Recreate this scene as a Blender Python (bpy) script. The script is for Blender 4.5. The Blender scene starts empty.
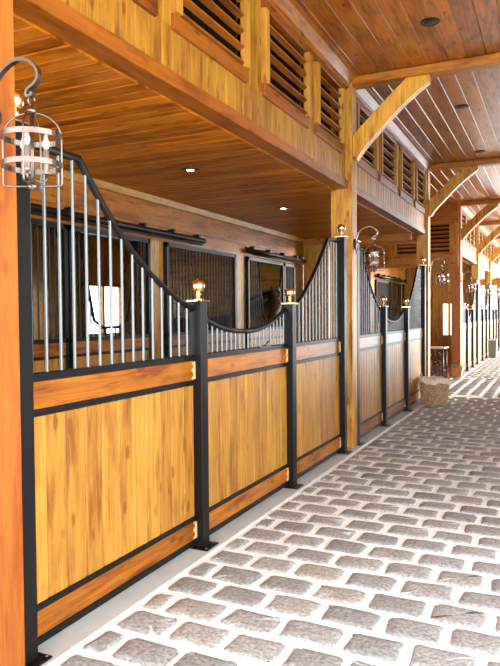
import bpy, bmesh, math, random
from mathutils import Vector, Matrix
random.seed(7)
C = bpy.context.scene.collection
SC = bpy.context.scene

# ------------------------------------------------------------------ camera
YAW, PITCH, ROLL = 0.440, 0.029, -0.008
F = Vector((-math.sin(YAW)*math.cos(PITCH), math.cos(YAW)*math.cos(PITCH), -math.sin(PITCH)))
R0 = Vector((math.cos(YAW), math.sin(YAW), 0)); U0 = R0.cross(F)
R1 = math.cos(ROLL)*R0 + math.sin(ROLL)*U0
U1 = -math.sin(ROLL)*R0 + math.cos(ROLL)*U0
cam = bpy.data.cameras.new('camera'); co = bpy.data.objects.new('camera', cam); C.objects.link(co)
M = Matrix((R1, U1, -F)).transposed().to_4x4(); M.translation = Vector((2.153, 0, 1.55)); co.matrix_world = M
cam.sensor_fit = 'VERTICAL'; cam.sensor_height = 36; cam.sensor_width = 36*500/666
cam.lens = 651.375*36/666; cam.clip_start = .05; cam.clip_end = 300
SC.camera = co
# ------------------------------------------------------------------ daylight and exposure
W = bpy.data.worlds.new('sky'); SC.world = W; W.use_nodes = True
bg = W.node_tree.nodes['Background']; bg.inputs[0].default_value = (.88, .96, 1, 1); bg.inputs[1].default_value = 3.6
sun = bpy.data.lights.new('sun', 'SUN'); so = bpy.data.objects.new('sun', sun); C.objects.link(so)
sun.energy = 6.0; sun.angle = math.radians(14); sun.color = (1, .95, .85)
so.rotation_euler = Vector((-.72, -.62, -.13)).to_track_quat('-Z', 'Y').to_euler()
SC.view_settings.view_transform = 'Standard'; SC.view_settings.look = 'None'
SC.view_settings.gamma = 1; SC.view_settings.use_curve_mapping = False
SC.view_settings.exposure = 1.3

# ------------------------------------------------------------------ materials
def newmat(name):
    m = bpy.data.materials.new(name); m.use_nodes = True
    return m, m.node_tree, m.node_tree.nodes['Principled BSDF']
def N(t, typ, **k):
    n = t.nodes.new(typ)
    for a, v in k.items(): setattr(n, a, v)
    return n
def wood(name, axis, light, dark, rough=.45, coat=.08, grain=1.0, varr=.35, knots=.6):
    """stained pine, grain along the given axis (0 x, 1 y, 2 z); every board shifts the figure"""
    m, t, b = newmat(name); L = t.links.new
    tc = N(t, 'ShaderNodeTexCoord'); at = N(t, 'ShaderNodeAttribute', attribute_name='board')
    oi = N(t, 'ShaderNodeObjectInfo')
    ad = N(t, 'ShaderNodeMath', operation='MULTIPLY_ADD'); L(at.outputs['Fac'], ad.inputs[0]); ad.inputs[1].default_value = 61.7
    L(oi.outputs['Random'], ad.inputs[2])
    cb = N(t, 'ShaderNodeCombineXYZ')
    for i in range(3): L(ad.outputs[0], cb.inputs[i])
    va = N(t, 'ShaderNodeVectorMath', operation='ADD'); L(tc.outputs['Object'], va.inputs[0]); L(cb.outputs[0], va.inputs[1])
    def mapped(sc_long, sc_cross):
        mp = N(t, 'ShaderNodeMapping'); s = [sc_cross]*3; s[axis] = sc_long
        mp.inputs['Scale'].default_value = s; L(va.outputs[0], mp.inputs[0]); return mp.outputs[0]
    n1 = N(t, 'ShaderNodeTexNoise'); L(mapped(2.0, 38*grain), n1.inputs['Vector']); n1.inputs['Scale'].default_value = 1.0
    n1.inputs['Detail'].default_value = 6; n1.inputs['Roughness'].default_value = .62; n1.inputs['Distortion'].default_value = 1.2
    n2 = N(t, 'ShaderNodeTexNoise'); L(mapped(1.7, 9), n2.inputs['Vector']); n2.inputs['Scale'].default_value = 1.3
    n2.inputs['Detail'].default_value = 4; n2.inputs['Roughness'].default_value = .6
    vo = N(t, 'ShaderNodeTexVoronoi'); L(mapped(2.2, 5.0), vo.inputs['Vector']); vo.inputs['Scale'].default_value = 1.7
    kr = N(t, 'ShaderNodeMapRange'); L(vo.outputs['Distance'], kr.inputs[0]); kr.inputs[1].default_value = .08; kr.inputs[2].default_value = .20
    kr.inputs[3].default_value = knots; kr.inputs[4].default_value = 0; kr.clamp = True
    r1 = N(t, 'ShaderNodeMapRange'); L(n1.outputs[0], r1.inputs[0]); r1.inputs[1].default_value = .36; r1.inputs[2].default_value = .66
    r2 = N(t, 'ShaderNodeMapRange'); L(n2.outputs[0], r2.inputs[0]); r2.inputs[1].default_value = .48; r2.inputs[2].default_value = .72
    a1 = N(t, 'ShaderNodeMath', operation='MULTIPLY_ADD'); L(r1.outputs[0], a1.inputs[0]); a1.inputs[1].default_value = .5
    a2 = N(t, 'ShaderNodeMath', operation='MULTIPLY_ADD'); L(r2.outputs[0], a2.inputs[0]); a2.inputs[1].default_value = .6
    L(a2.outputs[0], a1.inputs[2]); 
    bm_ = N(t, 'ShaderNodeMath', operation='MULTIPLY'); L(at.outputs['Fac'], bm_.inputs[0]); bm_.inputs[1].default_value = varr
    L(bm_.outputs[0], a2.inputs[2])
    a3 = N(t, 'ShaderNodeMath', operation='ADD', use_clamp=True); L(a1.outputs[0], a3.inputs[0]); L(kr.outputs[0], a3.inputs[1])
    rp = N(t, 'ShaderNodeValToRGB'); L(a3.outputs[0], rp.inputs[0])
    rp.color_ramp.elements[0].position = .05; rp.color_ramp.elements[0].color = (*light, 1)
    rp.color_ramp.elements[1].position = 1; rp.color_ramp.elements[1].color = (*dark, 1)
    L(rp.outputs[0], b.inputs['Base Color'])
    b.inputs['Roughness'].default_value = rough; b.inputs['Coat Weight'].default_value = coat; b.inputs['Coat Roughness'].default_value = .22; b.inputs['Specular IOR Level'].default_value = .28
    bp = N(t, 'ShaderNodeBump'); bp.inputs['Strength'].default_value = .18; bp.inputs['Distance'].default_value = .003
    L(n1.outputs[0], bp.inputs['Height']); L(bp.outputs[0], b.inputs['Normal'])
    return m
PINE = ((.47, .225, .028), (.19, .06, .006))
REDW = ((.42, .14, .008), (.13, .025, .002))
ROOF = ((.48, .14, .008), (.13, .026, .0015))
BEAM = ((.48, .17, .012), (.18, .045, .003))
M_ = {}
for ax in range(3):
    M_['pine', ax] = wood('honey_pine_%d' % ax, ax, *PINE)
    M_['red', ax] = wood('red_stained_wood_%d' % ax, ax, *REDW, rough=.4)
    M_['beam', ax] = wood('amber_timber_%d' % ax, ax, *BEAM, grain=.8, knots=.5)
    M_['header', ax] = wood('dark_stained_header_%d' % ax, ax, (.27, .075, .005), (.08, .015, .001), rough=.42)
    M_['upper', ax] = wood('darker_pine_%d' % ax, ax, (.38, .175, .014), (.15, .045, .003))  # pine in darker colours for the upper wall
    M_['roof', ax] = wood('ceiling_board_%d' % ax, ax, *ROOF, rough=.34, coat=.5, varr=.5)
for k_ in (0,): M_['roof', 0].node_tree.nodes['Principled BSDF'].inputs['Coat Weight'].default_value = 0; M_['roof', 0].node_tree.nodes['Principled BSDF'].inputs['Specular IOR Level'].default_value = .15
M_['post', 2] = wood('orange_timber', 2, (.40, .115, .012), (.23, .05, .005), grain=.7)
M_['postg', 2] = wood('golden_timber', 2, (.66, .32, .035), (.22, .065, .006), grain=.7)
def plain(name, col, rough=.5, metal=0., coat=0., noise=0., nscale=20):
    m, t, b = newmat(name); b.inputs['Roughness'].default_value = rough; b.inputs['Metallic'].default_value = metal
    b.inputs['Coat Weight'].default_value = coat
    n = N(t, 'ShaderNodeTexNoise'); n.inputs['Scale'].default_value = nscale; n.inputs['Detail'].default_value = 4
    tc = N(t, 'ShaderNodeTexCoord'); t.links.new(tc.outputs['Object'], n.inputs['Vector'])
    r = N(t, 'ShaderNodeValToRGB'); t.links.new(n.outputs[0], r.inputs[0])
    r.color_ramp.elements[0].position = .3; r.color_ramp.elements[1].position = .7
    r.color_ramp.elements[0].color = (*[c*(1-noise) for c in col], 1); r.color_ramp.elements[1].color = (*[min(1, c*(1+noise*.5)) for c in col], 1)
    t.links.new(r.outputs[0], b.inputs['Base Color'])
    return m
M_['black'] = plain('black_powder_coat', (.006, .0045, .004), .42, 0, 0, .1)
M_['black'].node_tree.nodes['Principled BSDF'].inputs['Specular IOR Level'].default_value = .2
M_['bar'] = plain('satin_steel_bar', (.13, .13, .127), .26, 1., 0, .05)
M_['brass'] = plain('polished_brass', (1.0, .70, .38), .12, 1., 0, .05)
M_['brassp'] = plain('brass_bracket', (.88, .74, .42), .45, .6, 0, .1)
M_['pewter'] = plain('aged_pewter', (.17, .135, .11), .3, 1., 0, .2, 12)
M_['dark_iron'] = plain('dark_iron', (.05, .04, .035), .4, .8, 0, .2)
M_['candle'] = plain('candle_sleeve', (.30, .22, .16), .3, .6)
M_['concrete'] = plain('concrete_kerb', (.50, .51, .50), .55, 0, .15, .1, 5)
M_['mortar'] = plain('pale_grout', (.88, .89, .86), .8, 0, 0, .1, 9)
M_['cloth'] = plain('linen', (.75, .68, .58), .9, 0, 0, .15, 30)
M_['terra'] = plain('terracotta', (.55, .20, .07), .7, 0, 0, .15, 14)
M_['leaf'] = plain('green_leaf', (.10, .28, .07), .6, 0, 0, .4, 40)
M_['bin'] = plain('dark_green_bin', (.10, .12, .07), .5, 0, 0, .1)
M_['binrim'] = plain('bin_rim', (.5, .45, .3), .5)
M_['hide'] = plain('bay_horse_hide', (.045, .014, .007), .5, 0, 0, .3, 6)
M_['mane'] = plain('black_mane', (.008, .006, .005), .6)
M_['hole'] = plain('black_baffle', (.01, .01, .01), .6)
M_['shade_roof'] = plain('loft_shade_roof', (.03, .02, .015), .9)  # loft shade put into the colour; also used on the roof slab
M_['bounce_boards'] = plain('white_bounce_boards', (.80, .80, .78), .6, 0, 0, .06, 3)  # white so the unseen right wall bounces neutral light and fills the stall fronts
M_['straw'] = plain('straw', (.75, .5, .15), .7)
def glassmat():
    m, t, b = newmat('bulb_glass'); b.inputs['Base Color'].default_value = (.95, .93, .88, 1)
    b.inputs['Transmission Weight'].default_value = .8; b.inputs['Roughness'].default_value = .05; return m
M_['glass'] = glassmat()
def panemat():
    m, t, b = newmat('window_pane'); b.inputs['Base Color'].default_value = (1, 1, 1, 1)
    b.inputs['Transmission Weight'].default_value = 1; b.inputs['Roughness'].default_value = 0; b.inputs['IOR'].default_value = 1.05; return m
M_['pane'] = panemat()
def emit(name, col, s):
    m, t, b = newmat(name); b.inputs['Emission Color'].default_value = (*col, 1); b.inputs['Emission Strength'].default_value = s
    return m
M_['lamp'] = emit('lit_downlight', (1, .75, .45), 14)
def cobblemat():
    m, t, b = newmat('granite_cobble'); L = t.links.new
    tc = N(t, 'ShaderNodeTexCoord'); at = N(t, 'ShaderNodeAttribute', attribute_name='board')
    n = N(t, 'ShaderNodeTexNoise'); n.inputs['Scale'].default_value = 45; n.inputs['Detail'].default_value = 8; n.inputs['Roughness'].default_value = .7
    L(tc.outputs['Object'], n.inputs['Vector'])
    r = N(t, 'ShaderNodeValToRGB'); L(n.outputs[0], r.inputs[0])
    r.color_ramp.elements[0].position = .34; r.color_ramp.elements[0].color = (.15, .145, .145, 1)
    r.color_ramp.elements[1].position = .66; r.color_ramp.elements[1].color = (.52, .51, .505, 1)
    r2 = N(t, 'ShaderNodeValToRGB'); L(at.outputs['Fac'], r2.inputs[0]); e = r2.color_ramp.elements
    e[0].position = 0; e[0].color = (.72, .70, .68, 1); e[1].position = 1; e[1].color = (1.0, .86, .76, 1)
    k = r2.color_ramp.elements.new(.8); k.color = (1.0, .97, .95, 1)
    k = r2.color_ramp.elements.new(.93); k.color = (.98, .92, .85, 1)
    mx = N(t, 'ShaderNodeMix', data_type='RGBA', blend_type='MULTIPLY'); mx.inputs[0].default_value = 1
    L(r.outputs[0], mx.inputs[6]); L(r2.outputs[0], mx.inputs[7]); L(mx.outputs[2], b.inputs['Base Color'])
    b.inputs['Roughness'].default_value = .7
    bp = N(t, 'ShaderNodeBump'); bp.inputs['Strength'].default_value = .5; bp.inputs['Distance'].default_value = .006
    L(n.outputs[0], bp.inputs['Height']); L(bp.outputs[0], b.inputs['Normal'])
    return m
M_['cobble'] = cobblemat()
def basketmat():
    m, t, b = newmat('woven_splint'); L = t.links.new
    at = N(t, 'ShaderNodeAttribute', attribute_name='board'); r = N(t, 'ShaderNodeValToRGB'); L(at.outputs['Fac'], r.inputs[0])
    r.color_ramp.elements[0].color = (.20, .10, .04, 1); r.color_ramp.elements[1].color = (.60, .42, .22, 1)
    L(r.outputs[0], b.inputs['Base Color']); b.inputs['Roughness'].default_value = .7; return m
M_['basket'] = basketmat()

# ------------------------------------------------------------------ mesh builder
class MB:
    def __init__(s): s.v = []; s.f = []; s.mi = []; s.bv = []; s.mats = []; s.sm = []
    def m(s, mat):
        if mat not in s.mats: s.mats.append(mat)
        return s.mats.index(mat)
    def add(s, vs, fs, mat, bv=None, smooth=False):
        o = len(s.v); s.v += [tuple(v) for v in vs]; i = s.m(mat); bv = random.random() if bv is None else bv
        for f in fs: s.f.append([o+k for k in f]); s.mi.append(i); s.bv.append(bv); s.sm.append(smooth)
        return s
    def box(s, a, b, mat, bv=None, ch=0.0):
        a, b = [min(p, q) for p, q in zip(a, b)], [max(p, q) for p, q in zip(a, b)]
        d = [q-p for p, q in zip(a, b)]
        ch = min(ch, min(d)*.4)
        if ch <= 0:
            vs = [(x, y, z) for x in (a[0], b[0]) for y in (a[1], b[1]) for z in (a[2], b[2])]
            return s.add(vs, [(0, 1, 3, 2), (4, 6, 7, 5), (0, 4, 5, 1), (2, 3, 7, 6), (0, 2, 6, 4), (1, 5, 7, 3)], mat, bv)
        bm = bmesh.new(); bmesh.ops.create_cube(bm, size=1)
        for v in bm.verts: v.co = Vector([(a[i]+b[i])/2 + v.co[i]*d[i] for i in range(3)])
        bmesh.ops.bevel(bm, geom=bm.edges[:], offset=ch, segments=1, affect='EDGES')
        bm.verts.index_update()
        s.add([v.co[:] for v in bm.verts], [[v.index for v in f.verts] for f in bm.faces], mat, bv); bm.free(); return s
    def tube(s, pts, r, mat, n=10, cap=True, bv=None):
        pts = [Vector(p) for p in pts]; rs = r if isinstance(r, (list, tuple)) else [r]*len(pts)
        vs = []; prev = None
        for i, p in enumerate(pts):
            t = (pts[min(i+1, len(pts)-1)]-pts[max(i-1, 0)]).normalized()
            if prev is None:
                up = Vector((0, 0, 1)) if abs(t.z) < .9 else Vector((1, 0, 0)); u = t.cross(up).normalized()
            else: u = (prev-t*prev.dot(t)).normalized()
            prev = u; w = t.cross(u)
            vs += [p+rs[i]*(math.cos(2*math.pi*k/n)*u+math.sin(2*math.pi*k/n)*w) for k in range(n)]
        fs = [(i*n+k, i*n+(k+1) % n, (i+1)*n+(k+1) % n, (i+1)*n+k) for i in range(len(pts)-1) for k in range(n)]
        if cap: fs += [tuple(range(n))[::-1], tuple((len(pts)-1)*n+k for k in range(n))]
        return s.add(vs, fs, mat, bv, True)
    def ribbon(s, pts, w, h, mat, side=Vector((1, 0, 0))):
        """flat bar of width w along side and thickness h swept along pts"""
        pts = [Vector(p) for p in pts]; vs = []
        for i, p in enumerate(pts):
            t = (pts[min(i+1, len(pts)-1)]-pts[max(i-1, 0)]).normalized(); n = t.cross(side).normalized()
            vs += [p+side*w/2+n*h/2, p-side*w/2+n*h/2, p-side*w/2-n*h/2, p+side*w/2-n*h/2]
        fs = [(i*4+k, i*4+(k+1) % 4, (i+1)*4+(k+1) % 4, (i+1)*4+k) for i in range(len(pts)-1) for k in range(4)]
        fs += [(3, 2, 1, 0), tuple((len(pts)-1)*4+k for k in range(4))]
        return s.add(vs, fs, mat)
    def lathe(s, prof, mat, n=24, c=(0, 0, 0), smooth=True, bv=None):
        vs = [(c[0]+r*math.cos(2*math.pi*k/n), c[1]+r*math.sin(2*math.pi*k/n), c[2]+z) for r, z in prof for k in range(n)]
        fs = [(i*n+k, i*n+(k+1) % n, (i+1)*n+(k+1) % n, (i+1)*n+k) for i in range(len(prof)-1) for k in range(n)]
        fs += [tuple(range(n))[::-1], tuple((len(prof)-1)*n+k for k in range(n))]
        return s.add(vs, fs, mat, bv, smooth)
    def prism(s, poly, axis, a, b, mat, bv=None):
        """extrude a 2-D outline along an axis; outline is in the other two axes in order"""
        def mk(p, q): l = [p[0], p[1]]; l.insert(axis, q); return tuple(l)
        n = len(poly); vs = [mk(p, a) for p in poly]+[mk(p, b) for p in poly]
        fs = [tuple(range(n)), tuple(range(n, 2*n))[::-1]]+[(k, k+n, (k+1) % n+n, (k+1) % n) for k in range(n)]
        return s.add(vs, fs, mat, bv)
    def boards(s, a, b, pitch, pax, nax, front, mat, g=.004):
        """tongue and groove boards filling box a..b, repeated along pax, front face towards nax in direction front, V grooves"""
        a, b = list(a), list(b); lo = a[pax]; k = 0; lax = 3-pax-nax
        n = max(1, round((b[pax]-a[pax])/pitch)); p = (b[pax]-a[pax])/n
        for k in range(n):
            q0, q1 = lo+k*p, lo+(k+1)*p
            f, bk = (b[nax], a[nax]) if front > 0 else (a[nax], b[nax]); dd = g*(1 if front > 0 else -1)
            e = .0022 if (lax == 2 and g > .008) else 0
            poly = [(q0+e, bk), (q1-e, bk), (q1-e, f-dd), (q1-g*.85, f), (q0+g*.85, f), (q0+e, f-dd)]
            vs = []
            for L_ in (a[lax], b[lax]):
                for (pp, nn) in poly:
                    c = [0, 0, 0]; c[pax] = pp; c[nax] = nn; c[lax] = L_; vs.append(c)
            fs = [tuple(range(6)), tuple(range(6, 12))[::-1]]+[(i, i+6, (i+1) % 6+6, (i+1) % 6) for i in range(6)]
            s.add(vs, fs, mat)
        return s
    def build(s, name, parent=None, loc=(0, 0, 0)):
        me = bpy.data.meshes.new(name); me.from_pydata(s.v, [], s.f)
        for m in s.mats: me.materials.append(m)
        me.polygons.foreach_set('material_index', s.mi); me.polygons.foreach_set('use_smooth', s.sm)
        at = me.attributes.new('board', 'FLOAT', 'FACE'); at.data.foreach_set('value', s.bv)
        bm = bmesh.new(); bm.from_mesh(me); bmesh.ops.recalc_face_normals(bm, faces=bm.faces[:]); bm.to_mesh(me); bm.free()
        me.update(); o = bpy.data.objects.new(name, me); C.objects.link(o); o.location = loc
        if parent: o.parent = parent
        return o
def thing(name, label, cat, loc=(0, 0, 0), group=None):
    o = bpy.data.objects.new(name, None); C.objects.link(o); o.location = loc; o['label'] = label; o['category'] = cat
    o.empty_display_size = .1
    if group: o['group'] = group
    return o
def tag(o, label, cat, group=None):
    o['label'] = label; o['category'] = cat
    if group: o['group'] = group
    return o
def struct(o): o['kind'] = 'structure'; return o
def dup(root, loc, label=None, rz=None):
    def cp(o, par):
        c = o.copy(); C.objects.link(c)
        if par: c.parent = par
        for ch in [x for x in o.children]: cp(ch, c)
        return c
    r = cp(root, None); r.location = loc
    if rz is not None: r.rotation_euler = (0, 0, rz)
    if label: r['label'] = label
    return r

H = 4.22       # aisle ceiling
HS = 2.95      # low side ceiling
XR = 4.5       # right edge of the aisle roof
XB = -2.2      # back wall of the side passage
Y_0, Y_END = -2.5, 30.0
W3Y = 16.45; W1Y = 7.2; W2Y = 12.05; W0Y = 1.88; W4Y = 20.45; W5Y = 24.45

# ------------------------------------------------------------------ floor
def cobble(mb, cx, cy, lx, ly, zt=.0):
    """one worn stone: wobbly rounded outline, domed top"""
    n = 20; out = []
    sx, sy = lx/2, ly/2; rr = min(sx, sy)*.42
    for k in range(n):
        a = 2*math.pi*(k+.5)/n; c, s_ = math.cos(a), math.sin(a); e = .24
        x = sx*math.copysign(abs(c)**e, c); y = sy*math.copysign(abs(s_)**e, s_)
        out.append((x+random.uniform(-1, 1)*.008, y+random.uniform(-1, 1)*.008))
    h = zt+random.uniform(-.002, .002); vs = []; tx, ty = random.uniform(-.02, .02), random.uniform(-.03, .03)
    for f, dz in ((1.0, -.03), (1.0, -.006), (.93, 0.0), (.6, .003)):
        vs += [(cx+x*f, cy+y*f, h+dz+tx*x*f+ty*y*f + (random.uniform(-.0012, .0012) if f < .99 else 0)) for x, y in out]
    vs.append((cx, cy, h+.003))
    fs = [(i*n+k, i*n+(k+1) % n, (i+1)*n+(k+1) % n, (i+1)*n+k) for i in range(3) for k in range(n)]
    fs += [(3*n+k, 3*n+(k+1) % n, 4*n) for k in range(n)]
    mb.add(vs, fs, M_['cobble'], None, True)
mb = MB()
mb.box((-6.5, Y_0, -.2), (XR+1, Y_END+6, -.009), M_['mortar'])
def lay(x0, x1, y0, y1, rowaxis):
    if rowaxis == 1:                       # courses run across the aisle
        k = 0; y = y0
        while y < y1:
            off = .19 if round((y-2.95)/.24) % 2 else .035
            off += random.uniform(-.02, .02); x = x0+.02
            w = .11+off
            while x < x1:
                cobble(mb, x+w/2-.025, y+random.uniform(-.004, .004), max(w-.046, .08), .186+random.uniform(-.008, .008)); x += w; w = .305+random.uniform(-.022, .022)
            y += .24
    else:
        x = x0
        while x < x1:
            y = y0+random.uniform(0, .3)-.1
            while y < y1-.2:
                w = .305+random.uniform(-.02, .02); cobble(mb, x, y+w/2, .175, w-.055); y += w
            x += .24
lay(.14, 3.3, 2.95-.24*6, 12.5, 1)
lay(-2.1, 3.4, 12.62, W3Y-.3, 0)
lay(.14, 3.0, W3Y-.2, Y_END+1, 1)
struct(mb.build('floor'))
mb = MB()                                   # concrete kerb the stall fronts stand on
for a, b in ((1.6, 12.45), (W3Y-.15, Y_END-.2)):
    mb.box((-.16, a, -.1), (.125, b, .004), M_['concrete'], ch=.006)
struct(mb.build('trim_1'))
mb = MB()
for a, b in ((1.6, 12.3), (W3Y+.1, Y_END-.2)):
    mb.box((XB-4.2, a, -.1), (-.165, b, .0), M_['concrete'])
o = mb.build('floor'); struct(o)

# ------------------------------------------------------------------ aisle ceiling
mb = MB(); mb.boards((-.02, Y_0, H), (XR, W1Y+.1, H+.03), .19, 0, 2, -1, M_['roof', 1], .009)
mb.boards((-.02, W1Y+.1, H), (XR, Y_END, H+.03), .19, 0, 2, -1, M_['roof', 1], .009)
mb.box((-6.5, Y_0, H+.031), (XR+.3, Y_END+.2, H+.2), M_['shade_roof'])
mb.boards((-2.2, 12.35, H), (-.03, W3Y, H+.03), .19, 0, 2, -1, M_['roof', 1], .009)
struct(mb.build('ceiling'))
# low ceiling over the side passage, boards run across
mb = MB()
mb.boards((XB, 1.2, HS), (-.15, 12.3, HS+.03), .125, 1, 2, -1, M_['roof', 0], .010)
mb.boards((XB, W3Y+.2, HS), (-.15, Y_END, HS+.03), .125, 1, 2, -1, M_['roof', 0], .006)
struct(mb.build('ceiling'))
# ------------------------------------------------------------------ louvred upper wall on the left of the aisle
WINS = {0: [(2.32, 3.25), (3.57, 4.50), (4.94, 5.87), (6.20, 6.96)],
        1: [(7.62, 8.45), (8.78, 9.61), (10.02, 10.85), (11.16, 11.92)],
        2: [(16.85, 17.6), (17.8, 18.5), (18.7, 19.4), (19.6, 20.2)],
        3: [(20.85, 21.6), (21.8, 22.5), (22.7, 23.4), (23.6, 24.3)],
        4: [(24.85, 25.7), (25.9, 26.7), (26.9, 27.7)]}
ZL0, ZL1 = 3.42, 4.02
SPANS = {0: (2.08, W1Y), 1: (W1Y+.25, W2Y), 2: (W3Y+.25, W4Y), 3: (W4Y+.25, W5Y), 4: (W5Y+.25, Y_END)}
mb = MB()
for k, (a, b) in SPANS.items():
    if k == 0: a = 1.0
    mb.boards((-.06, a, 3.06), (-.02, b, ZL0-.08), .14, 1, 0, 1, M_['upper', 2], .010)
    mb.box((-.06, a, ZL1+.02), (-.02, b, H), M_['beam', 1])
    prev = a
    for (c, d) in WINS[k]+[(b, b)]:
        if c-prev > .01: mb.boards((-.06, prev, ZL0-.08), (-.02, c, ZL1+.02), .14, 1, 0, 1, M_['upper', 2], .006)
        prev = d
struct(mb.build('wall_left'))
mb = MB()                                    # dark sheets added to stand for the loft's shade behind the louvres
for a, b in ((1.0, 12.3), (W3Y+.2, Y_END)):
    mb.box((-.9, a, HS+.05), (-.86, b, H), M_['shade_roof'])
struct(mb.build('wall_loft_shade'))
wn = 1
for k, ws in WINS.items():
    for (c, d) in ws:
        root = bpy.data.objects.new('window_%d' % wn, None); C.objects.link(root); root.location = (-.02, c, ZL0); struct(root); wn += 1
        L_ = d-c; h = ZL1-ZL0
        fb = MB(); pm = M_['header', 1]; vm = M_['pine', 2]
        fb.box((-.04, -.07, -.1), (.028, L_+.07, 0), pm, ch=.004); fb.box((-.04, -.07, h), (.028, L_+.07, h+.1), pm, ch=.004)
        fb.box((-.04, -.07, 0), (.05, 0, h+.0), vm, ch=.004); fb.box((-.04, L_, 0), (.05, L_+.07, h), vm, ch=.004)
        fb.build('window_frame', root)
        sb = MB(); n = 5
        for i in range(n):
            z = .02+i*h/n
            sb.prism([(-.025, z), (-.02, z-.012), (.025, z+.004), (.025, z+.02), (.018, z+.022)], 1, .0, L_, M_['header', 1])
        sb.build('louver_slats', root)
# unseen wall added on the near right to cut glare and bounce white light
mb = MB(); mb.boards((XR-.04, 4.2, 0), (XR, 15.5, H), .16, 1, 0, -1, M_['bounce_boards'], .006)
struct(mb.build('wall_right_unseen'))
# header beam below the wall and crown mould under the ceiling
mb = MB()
for k, (a, b) in SPANS.items():
    if k == 0: a = 1.0
    mb.box((-.155, a, 2.965), (0, b, 3.06), M_['header', 1], ch=.004)
struct(mb.build('trim_2'))
mb = MB()
for k, (a, b) in SPANS.items():
    if k == 0: a = 1.0
    pr_ = [(-.02, H-.14), (.02, H-.13), (.03, H-.09), (.09, H-.02), (.12, H-.012), (.12, H), (-.02, H)]
    mb.prism(pr_, 1, a, b, M_['red', 1])
struct(mb.build('trim_3'))
# ------------------------------------------------------------------ back wall of the side passage with stall openings
DO = [(4.15, 4.98, 'bars'), (5.0, 6.42, 'yoke'), (6.77, 8.67, 'bars'), (9.09, 10.55, 'yoke'), (10.57, 11.08, 'bars')]
DO2 = [(17.0, 18.4, 'bars'), (18.6, 20.0, 'yoke'), (20.4, 22.3, 'bars'), (22.7, 24.2, 'yoke'), (24.4, 26.4, 'bars')]
mb = MB()
def backwall(y0, y1, doors):
    mb.box((XB-.05, y0, 2.62), (XB+.02, y1, HS), M_['beam', 1])
    mb.box((XB-.05, y0, 2.44), (XB, y1, 2.62), M_['red', 1])
    prev = y0
    for (c, d, _) in doors+[(y1, y1, 0)]:
        if c-prev > .03: mb.boards((XB-.05, prev, 0), (XB, c, 2.44), .14, 1, 0, 1, M_['pine', 2])
        prev = d
backwall(1.0, 12.0, [(2.3, 4.13, 'bars')]+DO); backwall(W3Y+.2, Y_END, DO2)
struct(mb.build('wall_back'))
mb = MB()
for a, b in ((1.0, 11.6), (W3Y+.2, Y_END)):
    mb.prism([(XB+.02, 2.87), (XB+.05, 2.88), (XB+.07, 2.95), (XB+.02, 2.95)], 1, a, b, M_['pine', 1])
struct(mb.build('trim_4'))
# cheek wall at the end of the side passage
mb = MB()
mb.boards((XB+.02, 11.6, 0), (-1.68, 11.66, 2.95), .14, 0, 1, -1, M_['pine', 2])
mb.box((XB+.02, 11.57, 2.83), (-.16, 11.6, HS), M_['red', 0])
mb.box((XB+.02, 12.18, 2.83), (-.1, 12.3, HS+.02), M_['beam', 0])
mb.box((-2.2, 12.3, HS+.03), (-.02, 12.34, H), M_['pine', 2])
struct(mb.build('wall_end'))
# wall with louvre above the far side of the cross passage
mb = MB(); Y3 = W3Y-.05
mb.boards((-2.2, Y3, 2.75), (.0, Y3+.06, 2.98), .14, 0, 1, -1, M_['pine', 2], .006)
mb.box((-2.2, Y3, 3.72), (0, Y3+.06, H), M_['beam', 0]); mb.box((-.15, Y3, 2.98), (0, Y3+.06, 3.72), M_['pine', 2]); mb.box((-2.2, Y3, 2.98), (-1.5, Y3+.06, 3.72), M_['pine', 2])
mb.box((-2.2, Y3-.02, 2.68), (0, Y3+.08, 2.76), M_['beam', 0])
struct(mb.build('wall_passage'))
root = bpy.data.objects.new('window_%d' % wn, None); C.objects.link(root); root.location = (-1.5, Y3, 2.98); struct(root); wn += 1
fb = MB(); fb.box((-.05, -.04, -.06), (1.42, .03, .02), M_['beam', 0]); fb.box((-.05, -.04, .7), (1.42, .03, .78), M_['beam', 0]); fb.box((1.3, -.05, 0), (1.38, .03, .7), M_['pine', 2]); fb.box((-.05, -.05, 0), (.02, .03, .7), M_['pine', 2]); fb.build('window_frame', root)
sb = MB()
for i in range(7): sb.prism([(.05, i*.1+.01), (.05, i*.1-.002), (-.03, i*.1+.03), (-.03, i*.1+.05)], 0, .02, 1.3, M_['beam', 0])
sb.build('louver_slats', root)
mb = MB(); mb.box((-2.2, Y3+.5, 2.78), (0, Y3+.53, H), M_['shade_roof']); struct(mb.build('wall_loft_shade'))  # dark sheet standing for the shade behind this louvre
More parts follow.
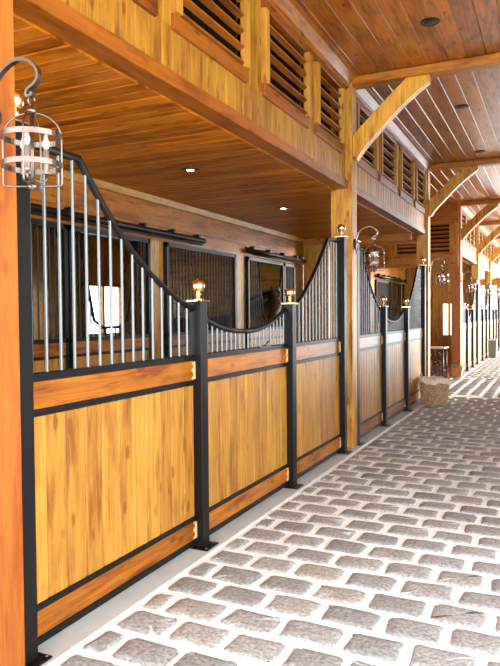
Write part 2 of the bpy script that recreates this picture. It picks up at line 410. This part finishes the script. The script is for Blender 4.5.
# outer wall of the stalls, with windows to daylight
XO = -5.6
mb = MB()
OW = [(9.35, 10.55), (18.0, 19.2)]
prev = 1.0
for c, d in OW+[(Y_END, Y_END)]:
    mb.boards((XO-.05, prev, 0), (XO, c, 3.0), .16, 1, 0, 1, M_['pine', 2]); prev = d
for c, d in OW:
    mb.boards((XO-.05, c, 0), (XO, d, 1.15), .16, 1, 0, 1, M_['pine', 2]); mb.boards((XO-.05, c, 2.15), (XO, d, 3.0), .16, 1, 0, 1, M_['pine', 2])
mb.box((XO-.05, 1.0, 2.98), (XB-.05, Y_END, 3.02), M_['roof', 0])
for y in (1.0, 11.15, W3Y+.2, 20.2, 24.3):
    mb.boards((XO, y-.03, 0), (XB-.12, y+.03, 2.98), .16, 2, 1, -1, M_['pine', 0])
struct(mb.build('wall_outer'))
for c, d in OW:
    root = bpy.data.objects.new('window_%d' % wn, None); C.objects.link(root); root.location = (XO, c, 1.15); struct(root); wn += 1
    fb = MB(); L_ = d-c
    for a, b in (((0, 0), (L_, .06)), ((0, .94), (L_, 1.0)), ((0, 0), (.06, 1)), ((L_-.06, 0), (L_, 1)), ((L_/2-.03, 0), (L_/2+.03, 1))):
        fb.box((-.05, a[0], a[1]), (.03, b[0], b[1]), M_['beam', 1])
    fb.build('window_frame', root); gb = MB(); gb.box((-.03, .05, .05), (-.024, L_-.05, .95), M_['pane']); gb.build('glass', root)
# cross wall with a small window beyond the cross passage
mb = MB(); y = 20.6
mb.boards((XB+.03, y, 0), (-1.0, y+.06, HS), .14, 0, 1, -1, M_['pine', 2]); mb.boards((-1.0, y, 0), (-.3, y+.06, .86), .14, 0, 1, -1, M_['pine', 2])
mb.boards((-1.0, y, 1.82), (-.3, y+.06, HS), .14, 0, 1, -1, M_['pine', 2]); mb.boards((-.3, y, 0), (-.17, y+.06, HS), .14, 0, 1, -1, M_['pine', 2])
struct(mb.build('wall_inner'))
# end wall of the barn with the big doorway on the right and an opening added in the side passage to brighten the inner window
mb = MB(); y = Y_END
mb.boards((XO, y, 0), (-2.1, y+.06, H), .16, 0, 1, -1, M_['pine', 2]); mb.boards((-.2, y, 0), (.02, y+.06, H), .16, 0, 1, -1, M_['pine', 2])
mb.boards((-2.1, y, 2.7), (-.2, y+.06, H), .16, 0, 1, -1, M_['pine', 2])
mb.box((.02, y-.02, 3.7), (XR, y+.06, H), M_['beam', 0])
struct(mb.build('wall_far'))
mb = MB(); mb.box((.0, y-.08, 0), (.16, y+.08, 3.7), M_['post', 2]); struct(mb.build('trim_5'))
# gable ends of the cross passage: plain boards left of the side passage
mb = MB()
mb.boards((XO, 12.0, 0), (XB, 12.06, H), .16, 0, 1, -1, M_['pine', 2]); mb.boards((XO, Y3+.2, 0), (XB, Y3+.26, H), .16, 0, 1, -1, M_['pine', 2])
mb.box((XO, 1, 3.03), (XO+.03, Y_END, H), M_['pine', 2])
struct(mb.build('wall_cross'))

# ------------------------------------------------------------------ timber frame
def wpost(y, w, mat, label, x0=-.17, x1=.06, top=H):
    mb = MB(); mb.box((x0, 0, 0), (x1, w, top), mat, ch=.008)
    return tag(mb.build('timber_post', None, (0, y, 0)), label, 'post', 'timber posts along the stalls')
wpost(W0Y, .225, M_['post', 2], 'orange timber post at the left edge, nearest, carrying a large lantern', -.2, .075)
wpost(W1Y, .21, M_['postg', 2], 'golden timber post between the near stall front and the next one', -.2, .05)
wpost(W2Y, .2, M_['postg', 2], 'slim golden timber post behind the wicker basket', -.16, .05)
wpost(W3Y, .24, M_['post', 2], 'orange timber post with clay planters at its foot', -.17, .05)
wpost(W4Y, .2, M_['postg', 2], 'distant timber post, first beyond the planters, amid white-lit panels', -.16, .05)
wpost(W5Y, .2, M_['postg', 2], 'distant timber post beside the dark green waste bin', -.16, .05)
ords = ['nearest', 'second', 'third', 'fourth', 'fifth']
for i, y in enumerate((W1Y, W2Y, W3Y, W4Y, W5Y)):
    mb = MB(); mb.box((.051, .0, H-.1), (XR, .19, H-.004), M_['beam', 0], ch=.008)
    tag(mb.build('crossbeam', None, (0, y+.01, 0)), '%s amber crossbeam under the aisle ceiling, counting away from the viewer' % ords[i], 'beam', 'crossbeams under the aisle ceiling')
    mb = MB()
    lo, up = [], []
    top = H-.103
    for k in range(15):
        t = k/14
        # bowed brace: the upper edge runs nearly straight, the lower edge hollow in the middle
        up.append((.053+.60*t, 3.56+(top-3.56)*(t**.92)))
        s_ = .035*math.sin(math.pi*2*(t))
        lo.append((.09+.80*t + s_*.6, 3.30+(top-3.10)*0 + (4.05-3.30)*(t**.80) + s_*.2))
    poly = [(.053, 3.34)]+[(.075, 3.29)]+lo+[(.90, top)]+up[::-1]
    mb.prism(poly, 1, .05, .17, M_['postg', 2])
    tag(mb.build('timber_brace', None, (0, y, 0)), '%s curved wooden brace between a post and the %s crossbeam' % (ords[i], ords[i]), 'brace', 'curved braces')

# ------------------------------------------------------------------ stall fronts
def curve(kind, L_):
    """top-rail outline (y, z) over a panel of length L_"""
    hi, lo = 2.35, 1.60
    if kind == 'fall': P = [(0, hi), (.27, hi), (.40, 2.14), (.53, 1.965), (.66, 1.83), (.83, 1.70), (1.0, 1.60)]
    if kind == 'rise': P = [(0, lo), (.17, 1.685), (.33, 1.825), (.52, 2.035), (.68, 2.25), (.755, hi), (1, hi)]
    if kind == 'dip': P = [(0, 1.585), (.08, 1.52), (.25, 1.46), (.45, 1.435), (.62, 1.445), (.78, 1.49), (.9, 1.55), (1, 1.605)]
    if kind == 'fall': L1, L2 = .27, 1.0
    P = [(a*L_, z) for a, z in P]
    out = []
    for i in range(len(P)-1):           # catmull-rom where the rail bends
        p0, p1, p2, p3 = P[max(i-1, 0)], P[i], P[i+1], P[min(i+2, len(P)-1)]
        sharp = (abs(p1[1]-hi) < 1e-6 and abs(p2[1]-hi) < 1e-6)
        if abs(p1[1]-hi) < 1e-6: p0 = (2*p1[0]-p2[0], 2*p1[1]-p2[1])
        if abs(p2[1]-hi) < 1e-6: p3 = (2*p2[0]-p1[0], 2*p2[1]-p1[1])
        for k in range(1 if sharp else 6):
            t = k/(1 if sharp else 6)
            f = lambda a, b, c, d: .5*((2*b)+(c-a)*t+(2*a-5*b+4*c-d)*t*t+(3*b-a-3*c+d)*t**3)
            out.append((f(p0[0], p1[0], p2[0], p3[0]), f(p0[1], p1[1], p2[1], p3[1])))
    out.append(P[-1]); return out
def zat(cv, y):
    for (a, za), (b, zb) in zip(cv, cv[1:]):
        if a <= y <= b: return za+(zb-za)*(y-a)/max(b-a, 1e-6)
    return cv[-1][1]
def bracket(mb, y, z0, z1, s):
    """scalloped brass corner plate"""
    h = z1-z0; pts = []
    w = .034
    for k in range(13):
        t = k/12; q = w*(.62+.38*math.cos(4*math.pi*t)); pts.append((y+s*q, z0+.006+(h-.012)*t))
    pts += [(y, z1-.006), (y, z0+.006)]
    mb.prism(pts, 0, -.004, .006, M_['brassp'])
    for t in (.12, .5, .88): mb.lathe([(.005, 0), (.004, .002)], M_['dark_iron'], 8, (0, 0, 0)) if False else None
def panel(y0, y1, kind, label, group, brk=(0, 1), name='stall_fence', cat='stall fence', detail=True, latch=False):
    L_ = y1-y0; t = thing(name, label, cat, (0, y0, 0), group); bk = M_['black']
    fb = MB()
    for a, b in ((1.247, 1.285), (1.087, 1.121), (.189, .22), (.03, .068)): fb.box((-.045, 0, a), (.004, L_, b), bk, ch=.003)
    fb.box((-.045, 0, .03), (-.03, .012, 1.285), bk); fb.box((-.045, L_-.012, .03), (-.03, L_, 1.285), bk)
    fb.build('frame', t)
    b_ = MB(); b_.box((-.0405, .001, .215), (-.038, L_-.001, 1.09), M_['red', 2]); b_.boards((-.038, .001, .215), (-.008, L_-.001, 1.09), .135, 1, 0, 1, M_['pine', 2], .010); b_.build('board_infill', t)
    b_ = MB(); b_.box((-.04, .001, 1.118), (-.004, L_-.001, 1.25), M_['red', 1]); b_.build('top_board', t)
    b_ = MB(); b_.box((-.04, .001, .066), (-.004, L_-.001, .192), M_['red', 1]); b_.build('kick_board', t)
    cv = curve(kind, L_)
    r_ = MB(); r_.tube([(-.02, y, z-.016) for y, z in cv], .019, bk, 10); r_.build('hand_rail', t)
    n = round(L_/.098)
    if kind == 'dip': n = round(L_/.075)
    for k in range(n):
        y = (k+.6)*L_/(n+.2); z = zat(cv, y)-.02
        q = MB(); q.tube([(-.02, y, 1.28), (-.02, y, z)], .0088 if kind != 'dip' else .0075, M_['bar'], 10 if detail else 6, False); q.build('bar', t)
    for e in brk:
        for z0, z1 in ((1.121, 1.247), (.068, .189)):
            q = MB(); bracket(q, 0 if e == 0 else L_, z0, z1, 1 if e == 0 else -1); o = q.build('bracket', t)
            o['label'] = 'scalloped brass bracket'
    if latch:
        q = MB()
        q.tube([(.0, L_*.66, 1.29), (.02, L_*.66, 1.30), (.03, L_*.68, 1.325), (.02, L_*.72, 1.33)], .006, M_['dark_iron'], 8)
        q.box((-.0, L_*.60, 1.275), (.012, L_*.75, 1.29), M_['dark_iron']); q.build('latch', t)
    return t
def steel_post(y, h, label, cat='post', first=None):
    t = thing('steel_post', label, cat, (.005, y, 0), 'black steel stall posts')
    q = MB(); q.box((-.045, 0, .012), (.045, .09, h), M_['black'], ch=.003); q.build('shaft', t)
    q = MB(); q.box((-.06, -.035, 0.004), (.095, .125, .014), M_['black'], ch=.002)
    for yy in (-.018, .108): q.lathe([(.009, .014), (.009, .02), (.003, .023)], M_['pewter'], 8, (.075, yy, 0))
    q.build('base_plate', t)
    q = MB(); q.box((-.058, -.013, h), (.058, .103, h+.012), M_['brass'], ch=.003)
    o = cap = q.build('cap', t); o['label'] = 'polished brass cap'
    R = .047
    prof = [(.040, 0), (.040, .006), (.030, .012), (.019, .018), (.016, .03), (.024, .036), (.024, .041), (.014, .046)]
    for k in range(14):
        a = -1.25+(1.25+math.pi/2)*k/13; prof.append((max(R*math.cos(a), .0005), .046+R*.95+R*math.sin(a)))
    q = MB(); q.lathe(prof, M_['brass'], 28, (0, .045, h+.012)); o = q.build('ball_finial', cap); o['label'] = 'polished brass ball finial'
    return t
G1 = 'stall front panels'
HP, LP = 2.385, 1.635
steel_post(2.115, HP, 'tall black steel post against the orange timber post at the left edge')
steel_post(3.715, LP, 'short black steel post with large shining brass ball, nearest the viewer')
steel_post(5.35, LP, 'short black steel post in front of the horse, with brass ball finial')
steel_post(6.9, HP, 'tall black steel post beside the first golden timber post')
steel_post(7.42, HP, 'tall black steel post hidden behind the first golden timber post')
steel_post(8.81, LP, 'first short black steel post past the golden timber post, with brass ball')
steel_post(10.29, LP, 'second short black steel post past the golden timber post, nearest the basket')
steel_post(11.72, HP, 'tall black steel post beside the wicker basket')
panel(2.206, 3.714, 'fall', 'nearest stall panel with honey boards and bars sweeping down from the left', G1, (0, 1))
panel(3.806, 5.349, 'dip', 'nearest stall gate, short bars under a dipped rail, between two low brass-topped posts', 'stall gates', (1,), 'stall_gate', 'gate', latch=True)
panel(5.441, 6.899, 'rise', 'stall panel with bars sweeping up to the first golden timber post', G1, (1,))
panel(7.512, 8.809, 'fall', 'stall panel just past the golden timber post, below the middle lantern', G1, (1,))
panel(8.901, 10.289, 'dip', 'stall gate of the second stall front, dipped rail gleaming', 'stall gates', (1,), 'stall_gate', 'gate')
panel(10.381, 11.719, 'rise', 'stall panel behind the wicker basket, bars sweeping up', G1, (1,))
for i, (a, b) in enumerate(((W3Y+.25, W4Y), (W4Y+.21, W5Y), (W5Y+.21, 28.4))):
    w = ['just beyond the planters', 'second beyond the planters', 'beyond the waste bin'][i]
    L_ = b-a; p = [a, a+L_*.33, a+L_*.66, b-.092]
    steel_post(p[0], HP, 'distant tall black steel post near end of stall front %s' % w)
    steel_post(p[1], LP, 'distant short black steel post left of gate %s' % w)
    steel_post(p[2], LP, 'distant short black steel post right of gate %s' % w)
    steel_post(p[3], HP, 'distant tall black steel post far end of stall front %s' % w)
    panel(p[0]+.091, p[1]-.001, 'fall', 'distant stall panel, bars sweeping down, %s' % w, G1, (1,), detail=False)
    panel(p[1]+.091, p[2]-.001, 'dip', 'distant stall gate with dipped rail %s' % w, 'stall gates', (1,), 'stall_gate', 'gate', detail=False)
    panel(p[2]+.091, p[3]-.001, 'rise', 'distant stall panel, bars sweeping up, %s' % w, G1, (1,), detail=False)

# ------------------------------------------------------------------ sliding doors at the back of the side passage
def slider(y0, y1, kind, label):
    L_ = y1-y0; t = thing('sliding_door', label, 'door', (XB+.03, y0, .02), 'barred sliding doors at the back'); bk = M_['black']
    fb = MB(); zt = 2.415
    for a, b in ((zt-.05, zt), (1.27, 1.31), (1.12, 1.15), (.02, .06)): fb.box((-.025, 0, a), (.025, L_, b), bk)
    fb.box((-.025, 0, .02), (.025, .045, zt), bk); fb.box((-.025, L_-.045, .02), (.025, L_, zt), bk); fb.build('frame', t)
    q = MB(); q.box((-.02, .045, 1.15), (.02, L_-.045, 1.27), M_['red', 1]); q.build('rail_board', t)
    q = MB(); q.boards((-.02, .045, .06), (.015, L_-.045, 1.12), .14, 1, 0, 1, M_['pine', 2]); q.build('board_infill', t)
    n = round(L_/.085)
    if kind == 'yoke':
        m_ = MB(); a, b = .14, .70          # straps of the V-shaped yoke
        c = L_*(.62 if y0 == 9.09 else .48); hw = .62
        c = min(c, L_-.045-.5)
        pts = [(0, c-.5, zt-.05), (0, c-.36, 1.75), (0, c-.29, 1.48), (0, c-.14, 1.40), (0, c+.14, 1.40), (0, c+.29, 1.48), (0, c+.36, 1.75), (0, c+.5, zt-.05)]
        m_.tube(pts, .017, bk, 8); m_.build('yoke', t)
    for k in range(n):
        y = (k+1)*L_/(n+1); zb, ztp = 1.31, zt-.05
        if kind == 'yoke':
            d = abs(y-c)
            if d < .29: ztp = 1.41
            elif d < .5: ztp = 1.48+(d-.29)/.21*(zt-.05-1.48)
            ztp = min(ztp, zt-.05)
        q = MB(); q.tube([(0, y, zb), (0, y, ztp)], .0085, M_['black'], 6, False); q.build('bar', t)
slider(2.35, 4.12, 'bars', 'barred sliding door at the back, farthest left behind the nearest panel')
slider(4.15, 4.99, 'bars', 'narrow barred sliding door at the back, left of the door with bright windows behind')
slider(5.02, 6.42, 'yoke', 'dark sliding door at the back with a yoke opening and bright windows behind it')
slider(6.77, 8.67, 'bars', 'wide barred sliding door at the back between two wooden posts')
slider(9.09, 10.55, 'yoke', 'dark sliding door with a yoke opening that the horse looks out of')
slider(10.57, 11.08, 'bars', 'narrow dark barred door at the back, right of the horse')
for i, (a, b, k) in enumerate(DO2):
    slider(a, b, k, '%s distant dark sliding door beyond the cross passage, seen over the far gate' % ['first', 'second', 'third', 'fourth', 'fifth'][i])
def track(y0, y1, label):
    t = thing('door_track', label, 'track', (XB+.08, y0, 2.53), 'sliding door tracks')
    q = MB(); q.tube([(0, 0, 0), (0, y1-y0, 0)], .035, M_['black'], 12); q.build('rail', t)
    q = MB(); q.tube([(.03, 0.1, -.06), (.03, y1-y0-.1, -.06)], .014, M_['black'], 8); q.build('rod', t)
    y = .15
    while y < y1-y0:
        q = MB(); q.box((-.06, y-.02, -.02), (.03, y+.02, .07), M_['black']); q.build('bracket', t); y += .62
track(3.0, 7.65, 'black door track on the back wall, running left to above the wide barred door')
track(9.05, 11.5, 'black door track on the back wall above the horse')
track(17.0, 20.0, 'distant black door track, nearer of the two beyond the cross passage')
track(20.4, 24.0, 'distant black door track, farther of the two beyond the cross passage')

# ------------------------------------------------------------------ lanterns
def lantern(loc, label):
    t = thing('wall_lantern', label, 'lantern', loc, 'hook lanterns on the timber posts'); P = M_['pewter']; R = .113
    # origin: on the post face; cage axis at x = .23, cage z -.32 .. 0
    X = .226
    q = MB(); q.lathe([(.062, 0), (.062, .008), (.045, .018), (.018, .024)], M_['dark_iron'], 24, (0, 0, 0))
    q.v = [(z, x, y) for x, y, z in q.v]; q.build('wall_plate', t)
    pts = [(.012, 0, .03), (.03, 0, -.08)]
    arc = [(.024, 0, -.12), (.012, 0, -.05), (.012, 0, .04), (.028, 0, .10), (.06, 0, .155), (.11, 0, .19), (.16, 0, .2), (.205, 0, .18), (.235, 0, .145), (.24, 0, .11), (.22, 0, .085), (.196, 0, .072), (.186, 0, .055), (.193, 0, .042), (.208, 0, .044), (.212, 0, .058)]
    sm = []
    for i in range(len(arc)-1):
        p0, p1, p2, p3 = [Vector(arc[min(max(j, 0), len(arc)-1)]) for j in (i-1, i, i+1, i+2)]
        for k in range(4):
            s_ = k/4; sm.append(.5*((2*p1)+(p2-p0)*s_+(2*p0-5*p1+4*p2-p3)*s_*s_+(3*p1-p0-3*p2+p3)*s_**3))
    q = MB(); q.ribbon([Vector((p.x*1.1, p.y, p.z)) for p in sm], .022, .011, P, Vector((0, 1, 0))); q.build('hook_arm', t)
    q = MB(); q.tube([(X, .018*math.cos(a), -.0+.028*.0+.022*math.sin(a)+.022) for a in [2*math.pi*k/16 for k in range(17)]], .0032, P, 8); q.build('ring', t)
    zt, zb = -.028, -.318        # top of the dome, bottom of the cage
    q = MB(); q.lathe([(.004, .0), (.016, .006), (.02, .016), (.014, .028), (.006, .034), (.005, .04)], P, 16, (X, 0, -.036)); q.tube([(X, 0, -.036), (X, 0, zb-.02)], .0075, P, 10); q.build('stem', t)
    q = MB(); q.lathe([(.0, -.03), (.006, -.026), (.017, -.016), (.021, -.006), (.014, .004), (.006, .01)], P, 16, (X, 0, zb-.005)); q.build('bottom_finial', t)
    for k in range(4):
        a = math.pi/4*(.6+2*k); c, s_ = math.cos(a), math.sin(a); pp = []
        for j in range(9):
            b = math.pi/2*j/8; pp.append((X+R*math.sin(b)*c, R*math.sin(b)*s_, zt-.10+.10*math.cos(b)))
        pp += [(X+R*c, R*s_, -.24), (X+R*c, R*s_, zb-.002), (X+R*.97*c, R*.97*s_, zb-.010), (X+R*.5*c, R*.5*s_, zb-.012), (X, 0, zb-.012)]
        q = MB(); q.tube(pp, .0042, P, 8); q.build('cage_rib', t)
    for z in (-.128, -.245):
        q = MB(); n = 40; hb = .011
        vs = []
        for r in (R+.003, R-.002):
            for zz in (-hb, hb): vs += [(X+r*math.cos(2*math.pi*k/n), r*math.sin(2*math.pi*k/n), z+zz) for k in range(n)]
        fs = []
        for k in range(n):
            j = (k+1) % n; fs += [(k, j, n+j, n+k), (2*n+k, 3*n+k, 3*n+j, 2*n+j), (n+k, n+j, 3*n+j, 3*n+k), (k, 2*n+k, 2*n+j, j)]
        q.add(vs, fs, P, None, False); q.build('cage_band', t)
    for k in range(3):
        a = 2*math.pi*k/3+.9; c, s_ = math.cos(a), math.sin(a); r = .052
        q = MB(); q.tube([(X, 0, -.30), (X+r*.6*c, r*.6*s_, -.312), (X+r*c, r*s_, -.30), (X+r*c, r*s_, -.275)], .0045, P, 8); q.build('candle_arm', t)
        q = MB(); q.lathe([(.012, -.275), (.0115, -.268), (.0115, -.18), (.008, -.175)], M_['candle'], 14, (X+r*c, r*s_, 0)); o = q.build('candle_sleeve', t)
        q = MB(); q.lathe([(.006, -.175), (.0135, -.16), (.0135, -.145), (.006, -.115), (.001, -.098)], M_['glass'], 14, (X+r*c, r*s_, 0)); q.build('bulb', o)
    t.scale = (1, 1, .94)
    return t
LZ = 2.365
l0 = lantern((.076, 1.955, LZ), 'pewter cage lantern on a hook arm, large and nearest at the top left')
dup(l0, (.051, W1Y+.11, LZ-.02), 'cage lantern on the golden timber post, above the second stall front')
dup(l0, (.051, W2Y+.12, LZ-.02), 'small cage lantern on the slim timber post behind the wicker basket')
dup(l0, (.051, W3Y+.12, LZ-.02), 'distant cage lantern on the timber post with the clay planters')
dup(l0, (.051, W4Y+.12, LZ-.02), 'distant cage lantern on the first timber post beyond the planters')
dup(l0, (.051, W5Y+.12, LZ-.02), 'farthest cage lantern, on the timber post above the waste bin')

# ------------------------------------------------------------------ recessed lights
def can(x, y, z, lit, label):
    t = thing('recessed_light', label, 'light', (x, y, z), 'recessed lights')
    q = MB(); n = 28; prof = [(.088, -.001), (.088, -.006), (.07, -.007), (.062, -.001)]
    q.lathe([(.09, -.0005), (.088, -.006), (.05 if lit else .072, -.008), (.036 if lit else .066, -.004)], M_['pewter'] if lit else M_['black'], n); q.build('trim_ring', t)
    q = MB(); q.lathe([(.034 if lit else .064, -.0045), (.03 if lit else .06, -.0085), (.001, -.0088)], M_['lamp'] if lit else M_['hole'], n); q.build('lamp' if lit else 'baffle', t)
for (x, y), w in zip(((1.087, 6.2), (1.03, 8.9), (.985, 11.5)), ('nearest, before the first crossbeam', 'middle one, between the first and second crossbeams', 'farthest, close to the second crossbeam')):
    can(x, y, H, False, 'unlit dark recessed light in the aisle ceiling, %s' % w)
for (x, y), w in zip(((-1.06, 5.5), (-1.13, 8.05)), ('left', 'right')):
    can(x, y, HS, True, 'lit recessed downlight in the low ceiling, the %s one of two' % w)

# ------------------------------------------------------------------ horse looking out of the stall
def skin(name, chain, edges, mat, parent=None, sub=2):
    me = bpy.data.meshes.new(name); me.from_pydata([c[0] for c in chain], edges, []); o = bpy.data.objects.new(name, me); C.objects.link(o)
    me.materials.append(mat)
    sk = o.modifiers.new('skin', 'SKIN'); sk.use_smooth_shade = True
    for i, c in enumerate(chain):
        v = me.skin_vertices[0].data[i]; v.radius = c[1] if isinstance(c[1], tuple) else (c[1], c[1])
    me.skin_vertices[0].data[0].use_root = True
    s_ = o.modifiers.new('sub', 'SUBSURF'); s_.levels = sub; s_.render_levels = sub
    if parent: o.parent = parent
    return o
# chain: body inside the stall, neck over the door, head hanging down towards the viewer's left
ch = [((-3.9, 10.3, 1.15), .36), ((-3.3, 10.25, 1.17), .34), ((-2.95, 10.2, 1.35), .24), ((-2.70, 10.17, 1.58), (.18, .13)), ((-2.44, 10.18, 1.73), (.155, .11)),
      ((-2.20, 10.22, 1.82), (.13, .10)), ((-2.12, 10.10, 1.72), (.13, .10)), ((-2.07, 9.90, 1.57), (.10, .085)), ((-2.05, 9.76, 1.46), (.075, .065)), ((-2.04, 9.70, 1.40), (.062, .055)),
      ((-4.5, 10.35, 1.18), .36), ((-4.75, 10.4, 1.1), .28)]
ed = [(0, 1), (1, 2), (2, 3), (3, 4), (4, 5), (5, 6), (6, 7), (7, 8), (8, 9), (0, 10), (10, 11)]
base = len(ch)
for (lx, ly, att, back) in ((-3.2, 10.05, 1, 0), (-3.25, 10.45, 1, 0), (-4.65, 10.2, 11, 1), (-4.7, 10.58, 11, 1)):
    i = len(ch)
    if back: pts = [((lx+.1, ly, .78), .12), ((lx-.12, ly, .5), .065), ((lx-.06, ly, .14), .05), ((lx, ly, .06), .06)]
    else: pts = [((lx, ly, .75), .11), ((lx+.02, ly, .45), .06), ((lx, ly, .14), .045), ((lx+.04, ly, .06), .06)]
    ch += pts; ed += [(att, i), (i, i+1), (i+1, i+2), (i+2, i+3)]
horse = skin('horse', ch, ed, M_['hide'])
tag(horse, 'dark bay horse with its head lowered through the yoke opening of a back stall door', 'horse')
q = MB()
for s_ in (-1, 1):
    q.lathe([(.006, 0), (.03, .03), (.034, .06), (.022, .11), (.001, .15)], M_['hide'], 12, (-2.20+s_*.05, 10.25+s_*.02, 1.90))
q.build('ears', horse)
q = MB()
mp = [(-2.75, 10.17, 1.74), (-2.58, 10.17, 1.83), (-2.40, 10.18, 1.88), (-2.22, 10.2, 1.93), (-2.13, 10.1, 1.86)]
q.tube(mp, [.03, .04, .04, .035, .012], M_['mane'], 8); q.build('mane', horse)
q = MB()
for s_ in (-1, 1): q.lathe([(.001, -.018), (.013, -.012), (.018, 0), (.013, .012), (.001, .018)], M_['mane'], 12, (-2.11+.085*s_, 10.04, 1.72))
q.build('eyes', horse)

# ------------------------------------------------------------------ basket
t = thing('wicker_basket', 'round wicker basket with a cream cloth liner standing by the far stall panel', 'basket', (.27, 11.36, .003)); t.scale = (1, 1, 1.04)
q = MB(); n = 44
for r_ in range(12):
    z0, z1 = .01+r_*.034, .01+(r_+1)*.034
    for k in range(n):
        a0, a1 = 2*math.pi*k/n, 2*math.pi*(k+1)/n; am = (a0+a1)/2; bump = .008 if (k+r_) % 2 else -.002
        def P(a, z, e): R = .205+.045*(z/.41)+e; return (R*math.cos(a), R*math.sin(a), z)
        vs = [P(a0, z0, 0), P(am, z0, bump), P(a1, z0, 0), P(a1, z1, 0), P(am, z1, bump), P(a0, z1, 0), P(am, (z0+z1)/2, bump+.004)]
        q.add(vs, [(0, 1, 6, 5), (1, 2, 3, 6), (6, 3, 4), (5, 6, 4)], M_['basket'], .25+.6*random.random()*(1 if (k+r_) % 2 else .6))
q.lathe([(.204, .0), (.204, .012)], M_['basket'], 26, bv=.4)
q.build('woven_body', t)
q = MB(); n = 48; vs = []
for R, z in ((.20, .30), (.235, .40), (.252, .425), (.262, .415), (.264, .385), (.262, .34)):
    for k in range(n):
        a = 2*math.pi*k/n; w = .012*math.sin(5*a)+.008*math.sin(11*a+1)
        vs.append(((R+w*.4)*math.cos(a), (R+w*.4)*math.sin(a), z+(w*1.4 if z < .39 and R > .25 else w*.6)))
q.add(vs, [(i*n+k, i*n+(k+1) % n, (i+1)*n+(k+1) % n, (i+1)*n+k) for i in range(5) for k in range(n)], M_['cloth'], None, True)
q.build('cloth_liner', t)
for s_ in (-1, 1):
    q = MB(); q.tube([(.22*s_, .09*math.cos(math.pi*k/10), .41+.075*math.sin(math.pi*k/10)) for k in range(11)], .011, M_['basket'], 8, bv=.3); q.build('handle', t)
q = MB(); q.lathe([(.21, .30), (.15, .36), (.08, .385), (.001, .39)], M_['straw'], 20); q.build('contents', t)

# ------------------------------------------------------------------ planters, bin, bench, straw
def planter(x, y, s_, label):
    t = thing('clay_planter', label, 'planter', (x, y, .003), 'clay planters at the timber post')
    q = MB()
    q.prism([(-.13*s_, 0), (.13*s_, 0), (.16*s_, .24*s_), (-.16*s_, .24*s_)], 1, -.13*s_, .13*s_, M_['terra'])
    q.box((-.18*s_, -.16*s_, .24*s_), (.18*s_, .16*s_, .30*s_), M_['terra'], ch=.008); q.build('pot', t)
    q = MB()
    for k in range(70):
        a, r = random.random()*6.28, random.random()*.14*s_; c = Vector((r*math.cos(a), r*math.sin(a), .30*s_)); d = Vector((random.uniform(-1, 1), random.uniform(-1, 1), 1.1)).normalized()*.07*s_
        w = d.cross(Vector((0, 0, 1))).normalized()*.018
        q.add([c, c+d*.5+w, c+d, c+d*.5-w], [(0, 1, 2, 3)], M_['leaf'])
    q.build('foliage', t)
planter(.0, W3Y-.2, .78, 'clay planter with green plants at the foot of the orange timber post, aisle side')
planter(-.3, W3Y-.12, .62, 'smaller clay planter behind the front one, left of the orange timber post')
t = thing('waste_bin', 'dark green waste bin with a pale rim standing by the farthest stalls', 'bin', (.18, 23.6, .003)); t.scale = (.68, .68, .95)
q = MB(); q.prism([(-.17, 0), (.17, 0), (.2, .62), (-.2, .62)], 1, -.17, .17, M_['bin']); q.build('body', t)
q = MB(); q.box((-.23, -.2, .62), (.23, .2, .67), M_['binrim'], ch=.01); q.box((-.17, -.15, .67), (.17, .15, .685), M_['bin']); q.build('rim', t)
t = thing('garden_table', 'dark metal table with scrollwork sides and pale top in the cross passage', 'table', (-1.45, 15.5, .003))
K = M_['dark_iron']
q = MB(); q.box((-.02, -.3, .72), (1.32, .3, .75), M_['binrim'], ch=.008); q.build('tabletop', t)
for x, y in ((.03, -.26), (1.27, -.26), (.03, .26), (1.27, .26)):
    q = MB(); q.tube([(x, y, 0), (x, y, .72)], .016, K, 8); q.build('leg', t)
for yy in (-.27, .27):
    q = MB()
    for j in range(3):
        for i in range(6):
            cx = .14+i*.2
            q.tube([(cx+(.005+.008*k)*math.cos(k*.62+j), yy, .17+j*.2+(.005+.008*k)*math.sin(k*.62+j)) for k in range(13)], .011, K, 6)
    q.tube([(.03, yy, .05), (1.27, yy, .05)], .01, K, 6); q.build('scroll_panel', t)
q = MB(); q.box((.04, -.22, .2), (1.26, .22, .22), K); q.build('lower_shelf', t)
q = MB(); q.tube([(1.905, 4.985, .012), (1.99, 4.90, .016), (2.06, 4.85, .011)], .003, M_['straw'], 6)
tag(q.build('straw_stalk'), 'thin orange stalk of straw lying on the cobbles at the right edge', 'straw')
